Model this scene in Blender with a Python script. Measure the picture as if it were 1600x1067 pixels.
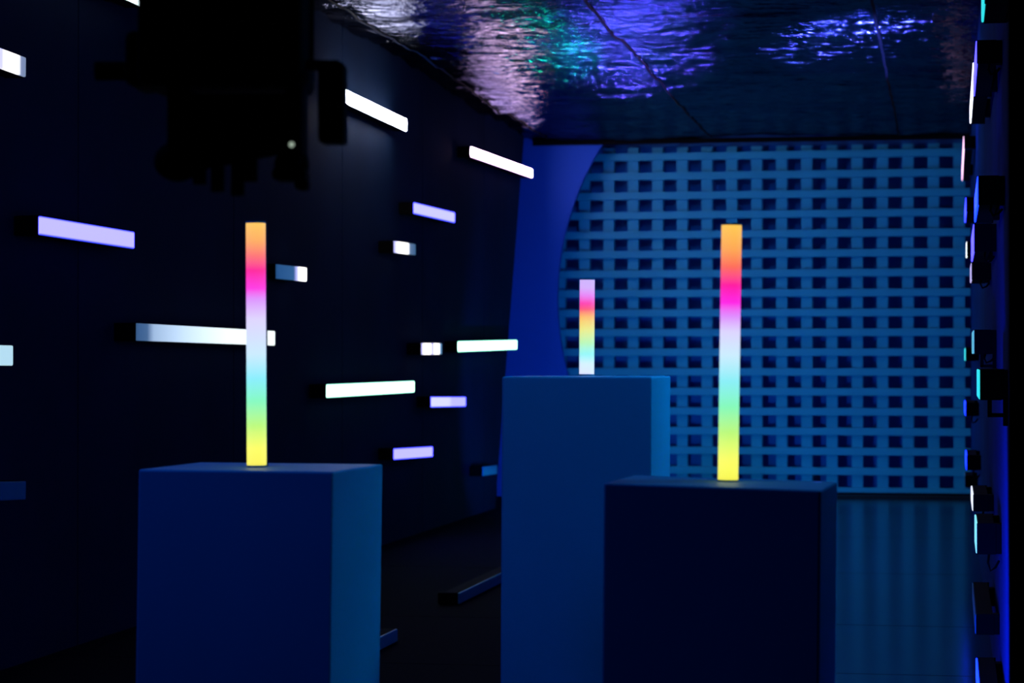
import bpy, bmesh, math, random
from mathutils import Vector, Matrix, Euler, noise

for o in list(bpy.data.objects):
    bpy.data.objects.remove(o)
SC = bpy.context.scene
C = SC.collection
random.seed(4)

# ------------------------------------------------------------------ camera
H_CAM = 1.2
F_PX = 3778.0                      # 85 mm on a 36 mm wide frame of 1600 px
YAW = math.atan(688 / F_PX)
PITCH = math.atan(26.5 / F_PX)
cam = bpy.data.cameras.new('camera')
cam.sensor_width = 36.0
cam.lens = F_PX * 36.0 / 1600.0
cam.clip_end = 200
cam.dof.use_dof = True
cam.dof.focus_distance = 7.5
cam.dof.aperture_fstop = 6.3
camo = bpy.data.objects.new('camera', cam)
camo.location = (0, 0, H_CAM)
camo.rotation_euler = (math.pi / 2 + PITCH, 0, YAW)
C.objects.link(camo)
SC.camera = camo
CAM_R = Euler((math.pi / 2 + PITCH, 0, YAW)).to_matrix()

# ------------------------------------------------------------------ world, exposure
w = bpy.data.worlds.new('dark_hall')
SC.world = w
w.use_nodes = True
w.node_tree.nodes['Background'].inputs[0].default_value = (0.01, 0.05, 0.4, 1)
w.node_tree.nodes['Background'].inputs[1].default_value = 0.004
SC.view_settings.view_transform = 'Standard'
SC.view_settings.look = 'None'
SC.view_settings.exposure = 0.0
SC.view_settings.gamma = 1.0
SC.view_settings.use_curve_mapping = False

# ------------------------------------------------------------------ added fill lights, out of view
def area(name, loc, target, size, color, power, sy=None, spread=180):
    l = bpy.data.lights.new(name, 'AREA')
    l.shape = 'RECTANGLE'
    l.size = size
    l.size_y = sy or size
    l.color = color
    l.energy = power
    l.spread = math.radians(spread)
    o = bpy.data.objects.new(name, l)
    o.location = loc
    o.rotation_euler = (Vector(target) - Vector(loc)).to_track_quat('-Z', 'Y').to_euler()
    C.objects.link(o)
    return o
# unseen blue fill, added to light the plinth fronts from the upper left
area('added_left_fill', (-2.8, 3.9, 3.15), (-1.4, 5.2, 0.6), 0.3, (0.0, 0.16, 1.0), 4.5, spread=100)
# unseen cyan fill, added for the tallest plinth's front and the right sides
area('added_right_fill', (0.03, 4.9, 2.2), (-1.1, 5.6, 0.9), 0.2, (0.0, 0.42, 1.0), 4.2)
# unseen cyan fill, added to brighten the right side of the tallest plinth
area('added_side_fill', (0.03, 6.2, 2.25), (-0.68, 5.75, 0.9), 0.2, (0.0, 0.50, 1.0), 2.4, spread=60)
def spot(name, loc, target, color, power, angle, blend=0.5, radius=0.07):
    l = bpy.data.lights.new(name, 'SPOT')
    l.color = color
    l.energy = power
    l.spot_size = math.radians(angle)
    l.spot_blend = blend
    l.shadow_soft_size = radius
    o = bpy.data.objects.new(name, l)
    o.location = loc
    o.rotation_euler = (Vector(target) - Vector(loc)).to_track_quat('-Z', 'Y').to_euler()
    C.objects.link(o)
    return o

# ------------------------------------------------------------------ pixel <-> place helpers (frame 1600 x 1067)
def ray(px, py):
    d = Vector(((px - 800) / F_PX, (533.5 - py) / F_PX, -1.0))
    return CAM_R @ d
O = Vector((0, 0, H_CAM))
def on_x(px, py, X): d = ray(px, py); return O + d * (X / d.x)
def on_y(px, py, Y): d = ray(px, py); return O + d * (Y / d.y)
def on_z(px, py, Z): d = ray(px, py); return O + d * ((Z - H_CAM) / d.z)

# ------------------------------------------------------------------ materials
def lin(c):
    c = c / 255.0
    return c / 12.92 if c <= 0.04045 else ((c + 0.055) / 1.055) ** 2.4
def L3(r, g, b, k=1.0): return (lin(r) * k, lin(g) * k, lin(b) * k)

def mat(name, color, rough=0.6, metal=0.0, var=0.12, scale=6.0, bump=0.0, bscale=60.0, spec=0.4, stretch=(1, 1, 1)):
    m = bpy.data.materials.new(name)
    m.use_nodes = True
    nt = m.node_tree
    b = nt.nodes['Principled BSDF']
    b.inputs['Roughness'].default_value = rough
    b.inputs['Metallic'].default_value = metal
    b.inputs['Specular IOR Level'].default_value = spec
    tc = nt.nodes.new('ShaderNodeTexCoord')
    mp = nt.nodes.new('ShaderNodeMapping')
    mp.inputs['Scale'].default_value = stretch
    nt.links.new(tc.outputs['Object'], mp.inputs['Vector'])
    nz = nt.nodes.new('ShaderNodeTexNoise')
    nz.inputs['Scale'].default_value = scale
    nz.inputs['Detail'].default_value = 4
    nt.links.new(mp.outputs['Vector'], nz.inputs['Vector'])
    rp = nt.nodes.new('ShaderNodeValToRGB')
    rp.color_ramp.elements[0].position = 0.3
    rp.color_ramp.elements[1].position = 0.7
    rp.color_ramp.elements[0].color = tuple(c * (1 - var) for c in color) + (1,)
    rp.color_ramp.elements[1].color = tuple(min(1, c * (1 + var)) for c in color) + (1,)
    nt.links.new(nz.outputs['Fac'], rp.inputs['Fac'])
    nt.links.new(rp.outputs['Color'], b.inputs['Base Color'])
    if bump > 0:
        n2 = nt.nodes.new('ShaderNodeTexNoise')
        n2.inputs['Scale'].default_value = bscale
        n2.inputs['Detail'].default_value = 3
        nt.links.new(mp.outputs['Vector'], n2.inputs['Vector'])
        bp = nt.nodes.new('ShaderNodeBump')
        bp.inputs['Strength'].default_value = bump
        bp.inputs['Distance'].default_value = 0.01
        nt.links.new(n2.outputs['Fac'], bp.inputs['Height'])
        nt.links.new(bp.outputs['Normal'], b.inputs['Normal'])
    return m

def glow(name, stops, strength, axis='Y', length=1.0, base=(0.30, 0.32, 0.34), edge=None, half=0.04):
    """a milky diffuser lit from inside; stops = [(0..1 along its length, (r,g,b) 0..1)]"""
    m = bpy.data.materials.new(name)
    m.use_nodes = True
    nt = m.node_tree
    b = nt.nodes['Principled BSDF']
    b.inputs['Base Color'].default_value = base + (1,)
    b.inputs['Roughness'].default_value = 0.35
    tc = nt.nodes.new('ShaderNodeTexCoord')
    sp = nt.nodes.new('ShaderNodeSeparateXYZ')
    nt.links.new(tc.outputs['Object'], sp.inputs[0])
    dv = nt.nodes.new('ShaderNodeMath')
    dv.operation = 'DIVIDE'
    dv.inputs[1].default_value = length
    nt.links.new(sp.outputs[axis], dv.inputs[0])
    rp = nt.nodes.new('ShaderNodeValToRGB')
    cr = rp.color_ramp
    while len(cr.elements) < len(stops):
        cr.elements.new(0.5)
    for e, (p, c) in zip(cr.elements, stops):
        e.position = p
    for e, (p, c) in zip(cr.elements, stops):
        e.color = tuple(c) + (1,)
    nt.links.new(dv.outputs[0], rp.inputs['Fac'])
    col = rp.outputs['Color']
    if edge:                                   # the diffuser glows deeper in colour along its long edges
        ab = nt.nodes.new('ShaderNodeMath')
        ab.operation = 'ABSOLUTE'
        nt.links.new(sp.outputs['Z'], ab.inputs[0])
        mr = nt.nodes.new('ShaderNodeMapRange')
        mr.interpolation_type = 'SMOOTHSTEP'
        mr.inputs['From Min'].default_value = half * 0.72
        mr.inputs['From Max'].default_value = half * 0.97
        nt.links.new(ab.outputs[0], mr.inputs['Value'])
        mx = nt.nodes.new('ShaderNodeMix')
        mx.data_type = 'RGBA'
        nt.links.new(mr.outputs[0], mx.inputs['Factor'])
        nt.links.new(col, mx.inputs[6])
        mx.inputs[7].default_value = tuple(edge) + (1,)
        col = mx.outputs[2]
    nt.links.new(col, b.inputs['Emission Color'])
    b.inputs['Emission Strength'].default_value = strength
    return m

M = {
    'black': mat('black_metal', (0.006, 0.006, 0.007), 0.55, var=0.2),
    'matte_black': mat('matte_black', (0.0025, 0.0025, 0.003), 0.9, spec=0.1),
    'dark_wall': mat('dark_wall_paint', (0.006, 0.020, 0.055), 0.75, var=0.15, scale=1.5, bump=0.05, spec=0.08),
    'right_wall': mat('right_wall_paint', (0.002, 0.04, 0.20), 0.95, var=0.12, scale=2, spec=0.03),
    'floor': mat('dark_vinyl', (0.004, 0.03, 0.05), 0.16, var=0.2, scale=3, bump=0.03, bscale=5, spec=0.4),
    'carpet': mat('dark_carpet', (0.001, 0.003, 0.010), 0.95, var=0.3, scale=30, bump=0.3, bscale=200, spec=0.05),
    'sub': mat('dark_subfloor', (0.01, 0.012, 0.02), 0.9),
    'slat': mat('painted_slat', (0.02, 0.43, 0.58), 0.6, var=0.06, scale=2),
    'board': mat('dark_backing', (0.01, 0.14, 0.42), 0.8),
    'panel': mat('blue_panel', (0.004, 0.10, 0.60), 0.7, var=0.03, scale=1),
    'plinth': mat('painted_plinth', (0.12, 0.36, 0.66), 0.5, var=0.05, scale=3, bump=0.03, bscale=120),
    'unlit': mat('milky_diffuser', (0.04, 0.32, 0.48), 0.35),
    'curtain': mat('black_curtain', (0.002, 0.002, 0.002), 0.95, spec=0.05),
    'lens': mat('dark_lens', (0.01, 0.015, 0.02), 0.15, spec=0.6),
}
def foil_mat():
    m = bpy.data.materials.new('crinkled_foil')
    m.use_nodes = True
    nt = m.node_tree
    b = nt.nodes['Principled BSDF']
    b.inputs['Metallic'].default_value = 1.0
    b.inputs['Base Color'].default_value = (0.24, 0.25, 0.32, 1)
    b.inputs['Roughness'].default_value = 0.075
    b.inputs['Specular Tint'].default_value = (0.27, 0.27, 0.30, 1)
    tc = nt.nodes.new('ShaderNodeTexCoord')
    n1 = nt.nodes.new('ShaderNodeTexNoise')
    n1.inputs['Scale'].default_value = 26
    n1.inputs['Detail'].default_value = 5
    n1.inputs['Roughness'].default_value = 0.6
    nt.links.new(tc.outputs['Object'], n1.inputs['Vector'])
    vo = nt.nodes.new('ShaderNodeTexVoronoi')
    vo.inputs['Scale'].default_value = 17
    nt.links.new(tc.outputs['Object'], vo.inputs['Vector'])
    ad = nt.nodes.new('ShaderNodeMath')
    ad.operation = 'ADD'
    nt.links.new(n1.outputs['Fac'], ad.inputs[0])
    nt.links.new(vo.outputs['Distance'], ad.inputs[1])
    bp = nt.nodes.new('ShaderNodeBump')
    bp.inputs['Strength'].default_value = 0.6
    bp.inputs['Distance'].default_value = 0.009
    nt.links.new(ad.outputs[0], bp.inputs['Height'])
    nt.links.new(bp.outputs['Normal'], b.inputs['Normal'])
    return m
M['foil'] = foil_mat()
M['tape'] = mat('foil_tape', (0.003, 0.004, 0.008), 0.7, var=0.3, scale=40, spec=0.1)

# ------------------------------------------------------------------ mesh helpers
def finish(bm, name, smooth=False):
    me = bpy.data.meshes.new(name)
    bmesh.ops.recalc_face_normals(bm, faces=bm.faces)
    bm.to_mesh(me)
    bm.free()
    if smooth:
        for p in me.polygons:
            p.use_smooth = True
    return me
def link(name, me, m=None, parent=None):
    o = bpy.data.objects.new(name, me)
    C.objects.link(o)
    if m is not None and me is not None and not me.materials:
        me.materials.append(m)
    if parent:
        o.parent = parent
    return o
def add_box(bm, x0, x1, y0, y1, z0, z1, bev=0.0, mtx=None, seg=2):
    r = bmesh.ops.create_cube(bm, size=1.0)
    vs = r['verts']
    for v in vs:
        v.co = Vector((x0 + (v.co.x + .5) * (x1 - x0), y0 + (v.co.y + .5) * (y1 - y0), z0 + (v.co.z + .5) * (z1 - z0)))
    if bev > 0:
        es = list({e for v in vs for e in v.link_edges})
        r2 = bmesh.ops.bevel(bm, geom=es, offset=bev, segments=seg, affect='EDGES', profile=0.5)
        vs = list({v for f in r2['faces'] for v in f.verts} | {v for v in vs if v.is_valid})
    if mtx is not None:
        bmesh.ops.transform(bm, matrix=mtx, verts=[v for v in vs if v.is_valid])
    return vs
def box(name, x0, x1, y0, y1, z0, z1, m, parent=None, bev=0.0):
    bm = bmesh.new()
    add_box(bm, x0, x1, y0, y1, z0, z1, bev)
    return link(name, finish(bm, name), m, parent)
def add_cyl(bm, p0, p1, r, seg=16, r2=None):
    p0, p1 = Vector(p0), Vector(p1)
    d = p1 - p0
    mt = Matrix.Translation((p0 + p1) / 2) @ d.to_track_quat('Z', 'Y').to_matrix().to_4x4()
    bmesh.ops.create_cone(bm, cap_ends=True, segments=seg, radius1=r, radius2=r if r2 is None else r2, depth=d.length, matrix=mt)
def add_tube(bm, pts, r, seg=6):
    pts = [Vector(p) for p in pts]
    rings = []
    for i, p in enumerate(pts):
        d = (pts[min(i + 1, len(pts) - 1)] - pts[max(i - 1, 0)]).normalized()
        q = d.to_track_quat('Z', 'Y')
        rings.append([bm.verts.new(p + q @ Vector((r * math.cos(2 * math.pi * k / seg), r * math.sin(2 * math.pi * k / seg), 0))) for k in range(seg)])
    for a, b in zip(rings, rings[1:]):
        for k in range(seg):
            bm.faces.new((a[k], a[(k + 1) % seg], b[(k + 1) % seg], b[k]))
    bm.faces.new(rings[0])
    bm.faces.new(list(reversed(rings[-1])))
def cyl(name, p0, p1, r, m, parent=None, seg=20, r2=None):
    bm = bmesh.new()
    add_cyl(bm, p0, p1, r, seg, r2)
    return link(name, finish(bm, name), m, parent)
def empty(name, loc=(0, 0, 0), rot=(0, 0, 0)):
    o = bpy.data.objects.new(name, None)
    o.empty_display_size = 0.1
    o.location = loc
    o.rotation_euler = rot
    C.objects.link(o)
    return o
def tag(o, label, cat, group=None):
    o['label'] = label
    o['category'] = cat
    if group:
        o['group'] = group
    return o
def struct(o):
    o['kind'] = 'structure'
    return o

# ------------------------------------------------------------------ the setting
XL, XR = -3.6, 0.158           # left and right wall faces
Y_LAT = 21.05                  # front of the lattice
Y_PART = 20.72                 # front of the curved partition
Z_BACK = H_CAM + 1.875         # foil height at the back
SLOPE = 0.016                  # the foil rises towards the viewer
def zc(y): return Z_BACK + SLOPE * (Y_LAT - y)

# floor: subfloor with wide vinyl panels
fl = struct(box('floor', -4.6, 1.6, -1.5, 21.9, -0.06, -0.006, M['sub']))
rows = [-1.5, 1.2, 3.9, 6.6, 9.3, 11.0, 13.65, 16.4, 19.0, 21.3]
for i in range(len(rows) - 1):
    for x0, x1 in ((-4.4, -1.35), (-1.35, 1.5)):
        box('floor_panel', x0 + .003, x1 - .003, rows[i] + .004, rows[i + 1] - .004, -0.006, 0.0, M['carpet'] if x0 < -3 else M['floor'], fl, bev=0.002)

# left wall: dark panels with open seams; the far end is cut on a slant
wl = struct(box('wall_left', XL - 0.14, XL - 0.02, -1.5, 19.2, 0, 4.0, M['matte_black']))
seam0 = on_x(122, 500, XL).y
pitch = (on_x(660, 500, XL).y - seam0) / 3
ys = [seam0 + pitch * k for k in range(-4, 5)]
ys = [y for y in ys if y > -1.5]
ys = [-1.5] + ys
for a, b in zip(ys, ys[1:]):
    box('wall_panel', XL - 0.02, XL, a + .005, b - .005, 0, 3.9, M['dark_wall'], wl, bev=0.002)
pt, pb = on_x(818, 222, XL), on_x(773, 800, XL)
kk = (pt.y - pb.y) / (pt.z - pb.z)
yb, ytp = pb.y - kk * pb.z, pb.y + kk * (3.9 - pb.z)
bm = bmesh.new()
q = [(ys[-1] + .005, 0), (yb, 0), (ytp, 3.9), (ys[-1] + .005, 3.9)]
f0 = [bm.verts.new((XL - 0.12, y, z)) for y, z in q]
f1 = [bm.verts.new((XL, y, z)) for y, z in q]
bm.faces.new(f0)
bm.faces.new(f1)
for k in range(4):
    bm.faces.new((f0[k], f0[(k + 1) % 4], f1[(k + 1) % 4], f1[k]))
link('wall_panel', finish(bm, 'wall_panel_end'), M['dark_wall'], wl)

# right wall
wr = struct(box('wall_right', XR + 0.02, XR + 0.14, 4.2, 21.2, 0, 3.9, M['matte_black']))
for k in range(8):
    a = 4.2 + 2.125 * k
    box('wall_panel', XR, XR + 0.02, a + .003, a + 2.122, 0, 3.7, M['right_wall'], wr, bev=0.002)
# black drape edge in front of the right wall
bm = bmesh.new()
ex = on_y(1575, 560, 4.0).x
n = 40
prev = None
fr = []
for k in range(n + 1):
    x = ex + 1.4 * k / n
    y = 4.0 + 0.03 * math.sin(k * 1.3) - 0.03
    fr.append((x, y))
outline = fr + [(x, y + 0.02) for x, y in reversed(fr)]
lo = [bm.verts.new((x, y, 0)) for x, y in outline]
hi = [bm.verts.new((x, y, 3.6)) for x, y in outline]
m_ = len(outline)
for k in range(m_):
    bm.faces.new((lo[k], lo[(k + 1) % m_], hi[(k + 1) % m_], hi[k]))
for k in range(n):
    bm.faces.new((hi[k], hi[k + 1], hi[m_ - 2 - k], hi[m_ - 1 - k]))
tag(link('black_drape', finish(bm, 'black_drape'), M['curtain']), 'black drape hanging at the right edge in front of the wall', 'drape')

# back wall behind the lattice
struct(box('wall_back', -4.6, 1.4, 21.30, 21.5, 0, 3.6, M['board']))

# ceiling: dark deck with crinkled foil sheets slung below, taped at the seams
bm = bmesh.new()
for y in (-1.5, 21.5):
    pass
v = [bm.verts.new((x, y, zc(y) + dz)) for dz in (0.12, 0.24) for x, y in ((-4.6, -1.5), (1.6, -1.5), (1.6, 21.5), (-4.6, 21.5))]
for f in ((0, 1, 2, 3), (4, 5, 6, 7), (0, 1, 5, 4), (1, 2, 6, 5), (2, 3, 7, 6), (3, 0, 4, 7)):
    bm.faces.new([v[k] for k in f])
ce = struct(link('ceiling', finish(bm, 'ceiling'), M['matte_black']))
def foil_z(x, y):
    p = Vector((x, y, 0))
    z = zc(y)
    z += 0.030 * noise.noise(Vector((x * 0.7, y * 0.55, 3.1)))                 # slow sag
    z += 0.014 * noise.noise(Vector((x * 0.8 + 5, y * 2.2, 7.7)))              # folds running across
    r = noise.noise(Vector((x * 2.2 + y * .8, y * 5.0, 1.3)))
    z += 0.009 * (1 - abs(r) * 2)                                               # sharp creases
    w_ = math.exp(-((x + 3.55) / 0.36) ** 2)                                     # wide satin folds by the left wall
    z += w_ * 0.034 * noise.noise(Vector((x * 1.5 - y * 0.35, y * 2.3 + x * 0.8, 12.2)))
    z += w_ * 0.012 * noise.noise(Vector((x * 3.2, y * 5.5 - x * 2.0, 2.2)))
    k_ = 1 - 0.5 * w_
    z += k_ * 0.0055 * noise.noise(Vector((x * 6 + 2, y * 14, 4.4)))
    z += k_ * 0.0022 * noise.noise(Vector((x * 12, y * 36, 9.4)))
    return z
bx_ = [XL + 0.0, -3.43, -2.02, -0.44, XR - 0.005]
for i in range(4):
    x0, x1 = bx_[i], bx_[i + 1]
    nx = max(4, int((x1 - x0) / 0.028))
    yl = []
    y = 3.0
    while y < 20.70:
        yl.append(y)
        y += 0.06 if y < 12.0 else 0.014
    yl.append(20.70)
    verts, faces = [], []
    for y in yl:
        for k in range(nx + 1):
            x = x0 + (x1 - x0) * k / nx
            verts.append((x, y, foil_z(x, y)))
    W = nx + 1
    for j in range(len(yl) - 1):
        for k in range(nx):
            a = j * W + k
            faces.append((a, a + W, a + W + 1, a + 1))
    me = bpy.data.meshes.new('foil_sheet')
    me.from_pydata(verts, [], faces)
    for p in me.polygons:
        p.use_smooth = True
    link('foil_sheet', me, M['foil'], ce)
    if i:
        bm = bmesh.new()
        pr = None
        y = 3.0
        while y < 20.69:
            c = x0 + 0.012 * noise.noise(Vector((y * 1.5, i, 0)))
            z = foil_z(x0, y) - 0.006
            ring = [bm.verts.new((c - .008, y, z)), bm.verts.new((c + .008, y, z)), bm.verts.new((c + .008, y, z + .003)), bm.verts.new((c - .008, y, z + .003))]
            if pr:
                for k in range(4):
                    bm.faces.new((pr[k], pr[(k + 1) % 4], ring[(k + 1) % 4], ring[k]))
            pr = ring
            y += 0.1
        link('seam_tape', finish(bm, 'seam_tape'), M['tape'], ce)

box('edge_shadow_strip', XL + 0.02, XR - 0.01, 20.655, 20.695, Z_BACK - 0.028, Z_BACK + 0.012, M['matte_black'], ce, bev=0.003)  # black strip standing in for the shadow along the foil's back edge

# ------------------------------------------------------------------ lattice of crossing slats in front of the back wall
lat = empty('lattice_screen', (0, Y_LAT, 0))
tag(lat, 'tall lattice of crossing horizontal and vertical slats glowing blue across the back', 'lattice')
hc = [on_y(x, 500, Y_LAT + 0.05).x for x in (894, 1519)]
px_ = (hc[1] - hc[0]) / 16
rz0, rz16 = on_y(1437, 254, Y_LAT).z, on_y(1437, 753, Y_LAT).z
pz = (rz0 - rz16) / 16
hw, hh = px_ * 0.55, pz * 0.62          # openings
me = None
for k in range(-3, 18):
    xc_ = hc[0] + px_ * (k - 0.5)
    sw = px_ - hw
    if xc_ + sw / 2 > XR - 0.01 and k > 16:
        continue
    if me is None:
        o = box('vertical_slat', -sw / 2, sw / 2, 0.05, 0.14, 0.0, 3.05, M['slat'], lat, bev=0.004)
        me = o.data
    else:
        o = link('vertical_slat', me, None, lat)
    o.location.x = xc_
me = None
for k in range(-1, 18):
    z = rz0 - pz * (k - 0.5)
    sh = pz - hh
    if z + sh / 2 > Z_BACK - 0.0 or z - sh / 2 < 0.0:
        print('skip slat', k, z)
        continue
    if me is None:
        o = box('horizontal_slat', hc[0] - 3.5 * px_, XR - 0.004, 0.0, 0.05, -sh / 2, sh / 2, M['slat'], lat, bev=0.004)
        me = o.data
    else:
        o = link('horizontal_slat', me, None, lat)
    o.location.z = z
# black strip along the foot
box('foot_strip', hc[0] - 3.5 * px_, XR - 0.004, 0.0, 0.05, 0.0, 0.05, M['black'], lat, bev=0.004)

# ------------------------------------------------------------------ partition with a circular cut edge
cc = on_y(1317, 465, Y_PART)
R = (cc - on_y(871, 465, Y_PART)).length
ztop = Z_BACK + 0.06
out = [(-4.4, 0.0)]
a0 = math.asin(min(1, (ztop - cc.z) / R))
a1 = -math.asin(min(1, cc.z / R))
out.append((cc.x - R * math.cos(a1), 0.0))
for k in range(1, 48):
    a = a1 + (a0 - a1) * k / 48
    out.append((cc.x - R * math.cos(a), cc.z + R * math.sin(a)))
out.append((cc.x - R * math.cos(a0), ztop))
out.append((-4.4, ztop))
bm = bmesh.new()
f0 = [bm.verts.new((x, Y_PART, z)) for x, z in out]
f1 = [bm.verts.new((x, Y_PART + 0.06, z)) for x, z in out]
bm.faces.new(f0)
bm.faces.new(f1)
for k in range(len(out)):
    j = (k + 1) % len(out)
    bm.faces.new((f0[k], f0[j], f1[j], f1[k]))
tag(link('curved_partition', finish(bm, 'curved_partition'), M['panel']), 'flat deep blue partition with a large concave circular edge beside the lattice', 'partition')

# ------------------------------------------------------------------ plinths
def plinth(corner, W, D, ang, height, label, lean=0.0, slope=0.0):
    """front left corner of the top as a pixel; lean and slope: out of true by that many degrees"""
    a = on_z(corner[0], corner[1], height)
    tl, ts = math.tan(math.radians(lean)), math.tan(math.radians(slope))
    bm = bmesh.new()
    add_box(bm, 0, W, 0, D, 0, height, 0.005, seg=3)
    for v in bm.verts:
        if v.co.z > 0.01:
            v.co.z -= ts * v.co.x
        v.co.x -= tl * (height - v.co.z)
    o = link('display_plinth', finish(bm, 'display_plinth'), M['plinth'])
    o.location = (a.x, a.y, 0)
    o.rotation_euler = (0, 0, math.radians(ang))
    return tag(o, label, 'plinth', 'display plinths')
HP, HC = 0.97, 1.158
plinth((216, 733.3), 0.423, 0.358, -3.0, HP, 'blue-lit plinth in front of the dark wall of light bars, the leftmost plinth', lean=0.8)
plinth((943, 754.5), 0.401, 0.31, -2.7, HP, 'darkest navy plinth, the rightmost one, overlapping the tallest plinth', lean=0.6, slope=1.2)
plinth((784, 588.3), 0.351, 0.30, -1.8, HC, 'tallest plinth, standing behind and between the two lower ones', lean=0.3)

# ------------------------------------------------------------------ rainbow light tubes on the plinths
def tube(base, height, width, stops, label, tilt, rz):
    root = empty('light_tube', base, (0, tilt, rz))
    tag(root, label, 'light tube', 'rainbow light tubes')
    r = width / 2
    bm = bmesh.new()
    prof = [(-r, 0.012), (r, 0.012)] + [(r * math.cos(t), -r * 0.9 * math.sin(t)) for t in [math.pi * k / 16 for k in range(17)]]
    lo = [bm.verts.new((x, y, 0.004)) for x, y in prof]
    hi = [bm.verts.new((x, y, height - 0.004)) for x, y in prof]
    bm.faces.new(lo)
    bm.faces.new(hi)
    for k in range(len(prof)):
        j = (k + 1) % len(prof)
        bm.faces.new((lo[k], lo[j], hi[j], hi[k]))
    o = link('diffuser', finish(bm, 'diffuser'), glow('rainbow_glow', stops, 1.2, 'Z', height), root)
    bm = bmesh.new()
    add_box(bm, -r * 0.98, r * 1.02, 0.0125, 0.030, 0.0, height, 0.002)
    link('back_channel', finish(bm, 'back_channel'), M['black'], root)
    for z in (0.0, height - 0.004):
        bm = bmesh.new()
        lo = [bm.verts.new((x * 1.02, y * 1.02, z)) for x, y in prof]
        hi = [bm.verts.new((x * 1.02, y * 1.02, z + 0.0038)) for x, y in prof]
        bm.faces.new(lo)
        bm.faces.new(hi)
        for k in range(len(prof)):
            j = (k + 1) % len(prof)
            bm.faces.new((lo[k], lo[j], hi[j], hi[k]))
        link('end_cap', finish(bm, 'end_cap'), M['unlit'], root)
    return root
def rs(lst):
    return [(p, tuple(v * (1.2 if v > 0.6 and p < 0.1 and c[2] < 200 else 1.0) / 1.2 for v in L3(*c))) for p, c in lst]
RB = rs([(0.0, (232, 222, 70)), (0.07, (240, 236, 88)), (0.17, (190, 250, 118)), (0.27, (135, 250, 190)), (0.36, (140, 238, 250)),
         (0.46, (205, 236, 255)), (0.60, (224, 214, 255)), (0.68, (222, 150, 255)), (0.725, (255, 60, 225)), (0.80, (255, 40, 150)),
         (0.86, (255, 120, 110)), (0.92, (255, 175, 90)), (1.0, (255, 205, 88))])
RBR = rs([(0.0, (230, 226, 70)), (0.08, (236, 240, 95)), (0.19, (190, 250, 120)), (0.29, (135, 250, 185)), (0.39, (140, 240, 248)),
          (0.49, (205, 238, 255)), (0.58, (222, 214, 255)), (0.64, (224, 140, 255)), (0.69, (255, 40, 230)), (0.76, (255, 30, 160)),
          (0.83, (255, 110, 90)), (0.90, (255, 170, 85)), (1.0, (255, 205, 85))])
RBC = rs([(0.0, (225, 226, 255)), (0.12, (215, 240, 252)), (0.22, (150, 246, 240)), (0.34, (190, 246, 170)), (0.48, (240, 236, 120)), (0.60, (255, 190, 85)),
          (0.68, (255, 90, 110)), (0.74, (255, 60, 170)), (0.82, (235, 130, 240)), (0.90, (215, 175, 250)), (1.0, (205, 180, 245))])
def depth_of(p):
    return (CAM_R.inverted() @ (p - O)).z * -1
def place_tube(pxb, pyb, pxt, pyt, wpx, height_of, stops, label):
    b = on_z(pxb, pyb, height_of)
    d = depth_of(b)
    hgt = (pyb - pyt) * d / F_PX
    tilt = math.atan((pxt - pxb) / (pyb - pyt))
    t = tube(b + Vector((0, 0, 0.0006)), hgt, wpx * d / F_PX, stops, label, tilt, YAW * 0.6)
    print('tube', round(hgt, 3), round(wpx * d / F_PX, 4), [round(c, 2) for c in b])
    return t
place_tube(400.5, 730, 398.5, 346, 29.5, HP, RB, 'rainbow light tube standing on the leftmost plinth')
place_tube(1137.5, 753, 1143.5, 349, 31.5, HP - 0.0052, RBR, 'rainbow light tube with a yellow foot, standing on the rightmost dark plinth')
place_tube(916.5, 587.4, 917.5, 435, 23, HC, RBC, 'short rainbow light tube, violet at the top, on the tallest plinth')

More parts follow.
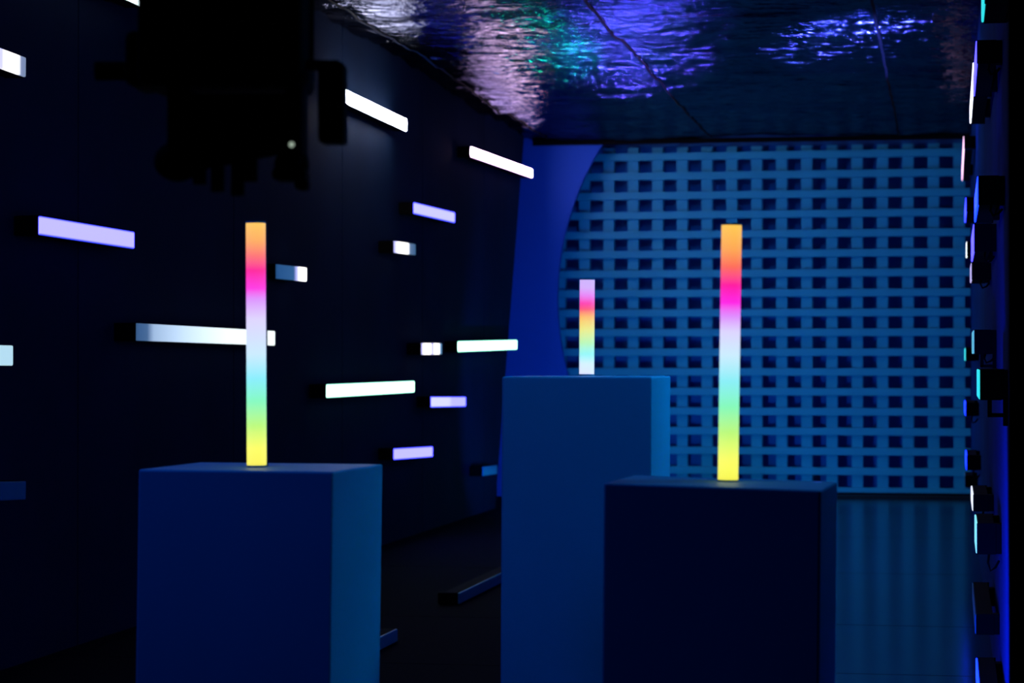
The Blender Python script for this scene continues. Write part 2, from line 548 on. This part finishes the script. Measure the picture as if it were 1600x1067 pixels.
# ------------------------------------------------------------------ light bars on the walls
def light_bar(side, Y0, z0, Y1, z1, hgt, t, stops, strength, label, group, cable=False, bracket=False, edge=None, dth=0.0135):
    wallx = XL if side > 0 else XR
    Ln = math.hypot(Y1 - Y0, z1 - z0)
    root = empty('light_bar', (wallx, Y0, z0), (math.atan2(z1 - z0, Y1 - Y0), 0, 0))
    tag(root, label, 'light bar', group)
    s = side
    def bx(x0, x1): return (min(x0 * s, x1 * s), max(x0 * s, x1 * s))
    h = hgt / 2
    a, b = bx(0.022, t - dth - 0.0005)
    box('housing', a, b, 0.004, Ln - 0.004, -h, h, M['matte_black'], root, bev=0.003)
    a, b = bx(t - dth, t)
    mm = M['unlit'] if stops is None else glow('bar_glow', stops, strength, 'Y', Ln, edge=edge, half=h)
    d = box('diffuser', a, b, 0.006, Ln - 0.006, -h * 0.96, h * 0.96, mm, root, bev=min(0.005, dth * 0.45))
    a, b = bx(0.018, t - dth * 0.6)
    for y0, y1 in ((-0.002, 0.0035), (Ln - 0.0035, Ln + 0.002)):
        box('end_cap', a, b, y0, y1, -h * 1.01, h * 1.01, M['matte_black'], root, bev=0.001)
    a, b = bx(0.0, 0.0215)
    for yy in (0.0, Ln * 0.8):
        box('wall_bracket', a, b, yy, yy + min(0.06, Ln * .2), -h * 0.98, h * 0.98, M['matte_black'], root, bev=0.002)
    if cable:
        bm = bmesh.new()
        xx = s * 0.04
        dz = random.uniform(0.03, 0.06)
        add_tube(bm, [(xx, 0.03, -h), (xx * 1.1, -0.005, -h - dz * .5), (xx * 0.9, -0.012, -h - dz), (xx * 0.5, 0.0, -h - dz * .8), (s * 0.008, 0.01, -h - dz * .4)], 0.004)
        link('cable', finish(bm, 'cable'), M['matte_black'], root)
    if bracket:
        bm = bmesh.new()
        add_box(bm, *bx(0.004, t * 0.7), 0.01, 0.04, -h - 0.05, -h - 0.038, 0.002)
        add_box(bm, *bx(t * 0.55, t * 0.7), 0.01, 0.04, -h - 0.05, -h + 0.01, 0.002)
        add_box(bm, *bx(0.0, 0.014), 0.005, 0.045, -h - 0.075, -h + 0.02, 0.002)
        link('hook_bracket', finish(bm, 'hook_bracket'), M['matte_black'], root)
    return root

TL = 0.108
XF = XL + TL
def c3(r, g, b): return (r, g, b)
WH = [(0.0, (.92, .95, 1)), (1.0, (.92, .95, 1))]
G1 = 'light bars on the dark left wall'
def lbar(x0, y0, x1, y1, hpx, stops, strength, label, hm=None, edge=None):
    """front face centre line from (x0,y0) to (x1,y1); hpx is its height at the near end"""
    a, b = on_x(x0, y0, XF), on_x(x1, y1, XF)
    hgt = hm or hpx * depth_of(a) / F_PX
    print('bar', round(a.y, 2), round(a.z, 2), 'L', round(b.y - a.y, 2), 'h', round(hgt, 3))
    return light_bar(1, a.y, a.z, b.y, b.z, hgt, TL, stops, strength, label, G1, edge=edge)
mono = lambda c: [(0.0, c), (1.0, c)]
KB = 14.0                                       # the blue diodes of the lavender bars are far over the exposure
ob = lambda r, g: (lin(r) / KB, lin(g) / KB, 1.0)
EB = (0.02 / KB, 0.05 / KB, 0.9 / KB)
off = (0.0, 0.006, 0.02)
lbar(-120, 46, 42, 105.5, 31, [(0.0, (.7, .7, 1)), (0.66, (.35, .36, .6)), (0.74, (.4, .4, .65)), (0.78, (1, 1, 1)), (0.90, (1, 1, 1)), (0.94, (.12, .15, .25)), (1.0, (.10, .14, .22))], 1.8,
     'white light bar at the left edge, second from the top, dim at its right end', 0.079)
lbar(60, -79, 225, -2.5, 30, mono((.78, .98, 1.0)), 2.2, 'pale cyan light bar cut off by the top edge above the hanging stage light', 0.079)
lbar(63, 352, 211, 375.5, 31, mono(ob(198, 192)), KB, 'long lavender light bar left of the hanging stage light, just below it', edge=EB)
lbar(538, 149, 636, 195.5, 18.5, mono((.93, .93, 1.0)), 44.0, 'brightest white light bar, sloping just right of the hanging stage light', 0.079)
lbar(737, 237, 832, 271, 17.5, mono((.90, .60, 1.0)), 32.0, 'pinkish white light bar at the far upper end of the dark wall', 0.079, edge=(.05, .02, .05))
lbar(648, 325, 711, 340, 17, mono(ob(208, 206)), KB, 'short lavender white light bar below the pinkish one', 0.079, edge=EB)
lbar(617, 385.5, 650, 390, 17.5, [(0.0, (.22, .22, .5)), (0.12, (.6, .6, .9)), (0.22, (1, 1, 1)), (0.58, (1, 1, 1)), (0.7, (.05, .08, .13)), (1.0, (.012, .04, .08))], 2.4,
     'very short light bar with one bright square lit at its middle', 0.076)
lbar(433, 424, 480, 429, 21, [(0.0, (.006, .03, .085)), (0.55, (.012, .045, .11)), (0.68, (.3, .3, .6)), (0.74, (1, 1, 1)), (1.0, (1, 1, 1))], 2.4,
     'short light bar lit only at its right end, beside the left rainbow tube', 0.079)
lbar(215, 518.5, 430.5, 528.5, 23.5, [(0.0, (.03, .08, .18)), (0.06, (.05, .11, .22)), (0.10, (.28, .4, .58)), (0.3, (.5, .66, .85)), (0.6, (.8, .95, 1)), (1.0, (.9, 1, 1))], 1.25,
     'long pale blue white light bar passing behind the left rainbow tube', 0.079)
lbar(-130, 553, 22, 555.5, 31, mono(L3(190, 232, 250)), 0.9, 'pale cyan light bar at the left edge near mid height', 0.079)
lbar(660, 545, 691, 545, 18.5, [(0.0, (.2, .2, .5)), (0.10, (1, .96, 1)), (0.42, (1, .96, 1)), (0.47, (.15, .15, .4)), (0.55, (.3, .3, .6)), (0.58, (1, .97, 1)), (0.82, (1, .97, 1)), (0.9, (.06, .12, .2)), (1.0, (.02, .08, .14))], 2.4,
     'tiny light bar with two bright squares lit side by side', 0.079)
lbar(717, 541.5, 808, 538.5, 18, mono((.40, 1.0, .70)), 6.0, 'mint white light bar reaching the far end of the dark wall', 0.079, edge=(.05, .3, .2))
lbar(512, 611, 648, 604, 18.5, mono((.45, 1.0, .75)), 5.0, 'longest mint white light bar, above the top right of the leftmost plinth', 0.079, edge=(.08, .3, .22))
lbar(675, 628, 728, 627.5, 17, [(0.0, ob(222, 222)), (0.5, ob(222, 222)), (0.56, ob(196, 192)), (1.0, ob(196, 194))], KB, 'short lavender light bar left of the tallest plinth', 0.075, edge=EB)
lbar(617, 709.5, 676.5, 705.5, 17.5, mono(ob(200, 194)), KB, 'lavender light bar just above the right corner of the leftmost plinth', 0.075, edge=EB)
lbar(755, 736.5, 777, 733.5, 16, None, 0, 'small unlit light bar close to the left edge of the tallest plinth', 0.075)
lbar(-110, 772, 42, 766, 28, None, 0, 'unlit light bar low at the left edge of the picture', 0.075)
def floor_bar(p0, x1, label):
    """unlit bar lying on the floor along the left wall; p0 = near (or far) lower corner of its face"""
    a = on_z(p0[0], p0[1], 0.0)
    b = on_x(x1, 900, a.x)
    Y0, Y1 = sorted((a.y, b.y))
    r = light_bar(1, Y0, 0.030, Y1, 0.030, 0.056, TL, None, 0, label, 'unlit light bars lying on the floor')
    r.location.x = a.x - TL
floor_bar((718, 945), 840, 'unlit light bar lying on the floor and running behind the tallest plinth')
floor_bar((622, 1003), 500, 'unlit light bar lying on the floor, poking out behind the leftmost plinth')

TR = 0.083
XFR = XR - TR
G2 = 'light bars on the right wall'
def rbar(xr, ytop, ybot, far, stops, strength, label, cable=False, bracket=False, H=None):
    """near end: back edge pixel xr on the wall, top / bottom pixels; far = far-end pixel row (its lower edge above the horizon, its upper edge below)"""
    a, b = on_x(xr, ytop, XR), on_x(xr, ybot, XR)
    hgt = H or (a.z - b.z)
    zc_ = a.z - hgt / 2
    Y1 = far + a.y
    print('rbar', round(a.y, 2), 'z', round(zc_, 2), 'h', round(hgt, 3), 'far row', round(560 - (zc_ - H_CAM) * F_PX / (Y1 * math.cos(YAW)), 0))
    return light_bar(-1, a.y, zc_, Y1, zc_, hgt, TR, stops, strength, label, G2, cable, bracket, dth=0.006)
BL = mono((0.003, 0.018, 1.0)); VI = mono((.035, .03, 1.0)); CY = mono((.02, .62, .66)); WV = mono((.80, .85, 1.0))
rbar(1590, -40, 0, 0.35, CY, 1.3, 'cyan sliver of a light bar at the very top beside the drape', H=0.07)
rbar(1566, 62, 100, 1.0, VI, 6.0, 'violet light bar near the top of the right wall, closest to the drape', cable=True, H=0.075)
rbar(1556, 96, 126, 1.6, WV, 3.0, 'white light bar hidden half behind the violet one near the foil', H=0.075)
rbar(1525, 212, 232, 3.0, mono((.9, .55, .85)), 2.6, 'pink light bar at the far top corner of the lattice', H=0.085)
rbar(1570, 274, 320, 1.0, BL, 6.0, 'vivid blue light bar, the longest strip on the right wall', cable=True)
rbar(1557, 349, 393, 1.0, VI, 6.0, 'violet blue light bar continuing below the vivid blue strip', cable=True)
rbar(1532, 308, 326, 1.2, mono((.02, .03, 1.0)), 6.0, 'small blue light bar standing out against the lattice near the top', H=0.08)
rbar(1534, 377, 394, 0.3, mono((.8, .95, 1.0)), 2.0, 'thin white light bar by the lattice above mid height', H=0.08)
rbar(1549, 410, 437, 0.5, mono((.5, .45, .85)), 1.0, 'pale violet light bar with a square black end in the middle of the right wall', cable=True)
rbar(1557, 515, 553, 0.7, mono((.1, .45, .6)), 1.0, 'thin teal light bar with black clamps at eye level', cable=True, bracket=True)
rbar(1530, 543, 562, 0.9, CY, 1.3, 'small bright cyan light bar at eye level against the lattice', H=0.08)
rbar(1575, 577, 625, 0.6, CY, 1.3, 'cyan light bar with a large black body and a hook bracket', bracket=True)
rbar(1530, 629, 648, 0.9, BL, 6.0, 'small blue light bar just under the large black body', cable=True, H=0.08)
rbar(1533, 711, 737, 0.8, BL, 6.0, 'blue light bar below eye level against the lattice', cable=True, H=0.085)
rbar(1528, 743, 758, 0.5, None, 0, 'small unlit black light bar above the foot of the lattice', H=0.07)
rbar(1553, 773, 799, 0.7, WV, 1.2, 'white light bar level with the foot of the lattice', cable=True)
rbar(1565, 818, 866, 0.5, mono((.2, .7, .8)), 1.2, 'low light bar with a bulky black body and dangling cable', cable=True)
rbar(1562, 960, 990, 1.2, None, 0, 'unlit light bar low on the right wall above the floor', H=0.07)
rbar(1572, 1075, 1110, 0.75, BL, 6.0, 'blue light bar at the bottom right by the floor', H=0.07)

# ------------------------------------------------------------------ black stage light hanging in the foreground
YS = 3.4
sl = empty('stage_light', tuple(on_y(360, 310, YS)))
tag(sl, 'black stage light with clamps hanging in silhouette at the upper left', 'stage light')
base = on_y(360, 310, YS)
k_ = depth_of(base) / F_PX
def S(px, py, dy=0.0): return ((px - 360) * k_, dy, (310 - py) * k_)
def sbox(name, x0, y0, x1, y1, d0, d1, bev=0.006, m='matte_black'):
    a, b = S(x0, y1), S(x1, y0)
    return box(name, a[0], b[0], d0, d1, a[2], b[2], M[m], sl, bev=bev)
sl.rotation_euler = (0, 0, YAW * 0.8)
sbox('drop_post', 300, -1890, 360, 20, -0.03, 0.03, 0.004)
sbox('base_box', 230, -90, 482, 142, -0.09, 0.09, 0.012)
sbox('base_shoulder', 205, 55, 240, 140, -0.06, 0.06, 0.01)
cyl('side_handle', S(148, 110), S(232, 110), 15 * k_, M['matte_black'], sl)
sbox('yoke_arm', 268, 130, 300, 240, -0.05, 0.05, 0.01)
sbox('yoke_arm', 452, 130, 476, 262, -0.05, 0.05, 0.01)
bm = bmesh.new()
add_cyl(bm, S(285, 190), S(462, 190), 44 * k_, 28)
add_cyl(bm, S(296, 235), S(452, 205), 34 * k_, 24)
hd = link('lamp_head', finish(bm, 'lamp_head'), M['matte_black'], sl)
bm = bmesh.new()
bmesh.ops.create_uvsphere(bm, u_segments=20, v_segments=12, radius=32 * k_, matrix=Matrix.Translation(S(278, 252)) @ Matrix.Diagonal((1.2, 1, 1, 1)))
link('lens_barrel', finish(bm, 'lens_barrel', True), M['matte_black'], sl)
bm = bmesh.new()
bmesh.ops.create_uvsphere(bm, u_segments=20, v_segments=12, radius=28 * k_, matrix=Matrix.Translation(S(456, 258)) @ Matrix.Diagonal((1.0, 1, .95, 1)))
link('lens_barrel', finish(bm, 'lens_barrel', True), M['matte_black'], sl)
sbox('focus_knob', 428, 262, 482, 284, -0.03, 0.03, 0.008)
sbox('focus_knob', 462, 280, 484, 298, -0.02, 0.02, 0.006)
for x, y in ((312, 288), (340, 300), (372, 306), (392, 284)):
    cyl('cable_gland', S(x, 225), S(x, y), 11 * k_, M['matte_black'], sl, 12)
sbox('cross_arm', 470, 96, 534, 110, -0.02, 0.02, 0.004)
sbox('power_box', 500, 100, 541, 226, -0.03, 0.03, 0.006)
cyl('hanging_cable', S(493, -1890), S(487, 98), 3.2 * k_, M['matte_black'], sl, 8)
bm = bmesh.new()
bmesh.ops.create_uvsphere(bm, u_segments=12, v_segments=8, radius=4.2 * k_, matrix=Matrix.Translation(S(463, 231, -0.052)))
ind = link('indicator_lamp', finish(bm, 'indicator_lamp', True), glow('indicator_glow', mono((.32, .4, .32)), 1.0), sl)
ind['label'] = 'tiny pale indicator lamp'

# ------------------------------------------------------------------ unseen lamps added behind the plinths to light foil, lattice and walls
def add_hidden_lamp(loc, target, color, power, angle, label, squash=1.0):
    loc = Vector(loc)
    d = (Vector(target) - (loc + Vector((0, 0, 0.16)))).normalized()
    root = empty('added_floor_light', loc)
    tag(root, label, 'added lamp', 'added lamps behind the plinths')
    c = Vector((0, 0, 0.16))
    bm = bmesh.new()
    add_cyl(bm, c - d * 0.09, c + d * 0.06, 0.075, 20, 0.085)
    link('can', finish(bm, 'can'), M['black'], root)
    cyl('lens', c + d * 0.0605, c + d * 0.066, 0.078, glow('added_lamp_lens', mono(color), 4.0), root, 20)
    for sx in (-0.095, 0.095):
        box('yoke', sx - 0.005, sx + 0.005, -0.02, 0.02, 0.0, 0.17, M['black'], root, bev=0.002)
    box('foot_bar', -0.1, 0.1, -0.05, 0.05, 0.0, 0.01, M['black'], root, bev=0.002)
    b = spot('added_lamp_beam', loc + c + d * 0.09, target, color, power, angle)
    b.scale = (squash, 1, 1)
add_hidden_lamp((-2.72, 20.3, 0), (-2.12, 16.2, 3.2), (0.10, 0.09, 1.0), 500, 30, 'added lamp sending a violet beam up to the foil, hidden behind the tallest plinth', 0.5)
add_hidden_lamp((-3.0, 20.3, 0), (-3.2, 15.8, 3.2), (0.0, 0.14, 1.0), 500, 24, 'added lamp sending a blue beam up to the foil, hidden behind the tallest plinth', 0.25)
add_hidden_lamp((-2.92, 19.7, 0), (-2.66, 15.6, 3.2), (0.0, 1.0, 0.45), 330, 24, 'added lamp sending a green beam up to the foil, hidden behind the tallest plinth', 0.4)
add_hidden_lamp((-2.36, 17.6, 0), (-0.9, 21.1, 1.1), (0.0, 0.42, 1.0), 78, 130, 'added lamp washing the lattice in cyan, hidden behind the tallest plinth')
add_hidden_lamp((-2.45, 16.6, 0), (-3.0, 20.7, 1.6), (0.0, 0.14, 1.0), 100, 90, 'added lamp washing the blue partition, hidden behind the tallest plinth')
add_hidden_lamp((-1.0, 18.4, 0), (-0.4, 15.8, 3.2), (0.06, 0.10, 1.0), 1500, 32, 'added lamp sending a blue beam to the foil, hidden behind the right plinth', 0.8)
add_hidden_lamp((-0.62, 6.6, 0), (0.15, 8.2, 0.45), (0.0, 0.05, 1.0), 190, 90, 'added lamp washing the foot of the right wall, hidden behind the right plinth')
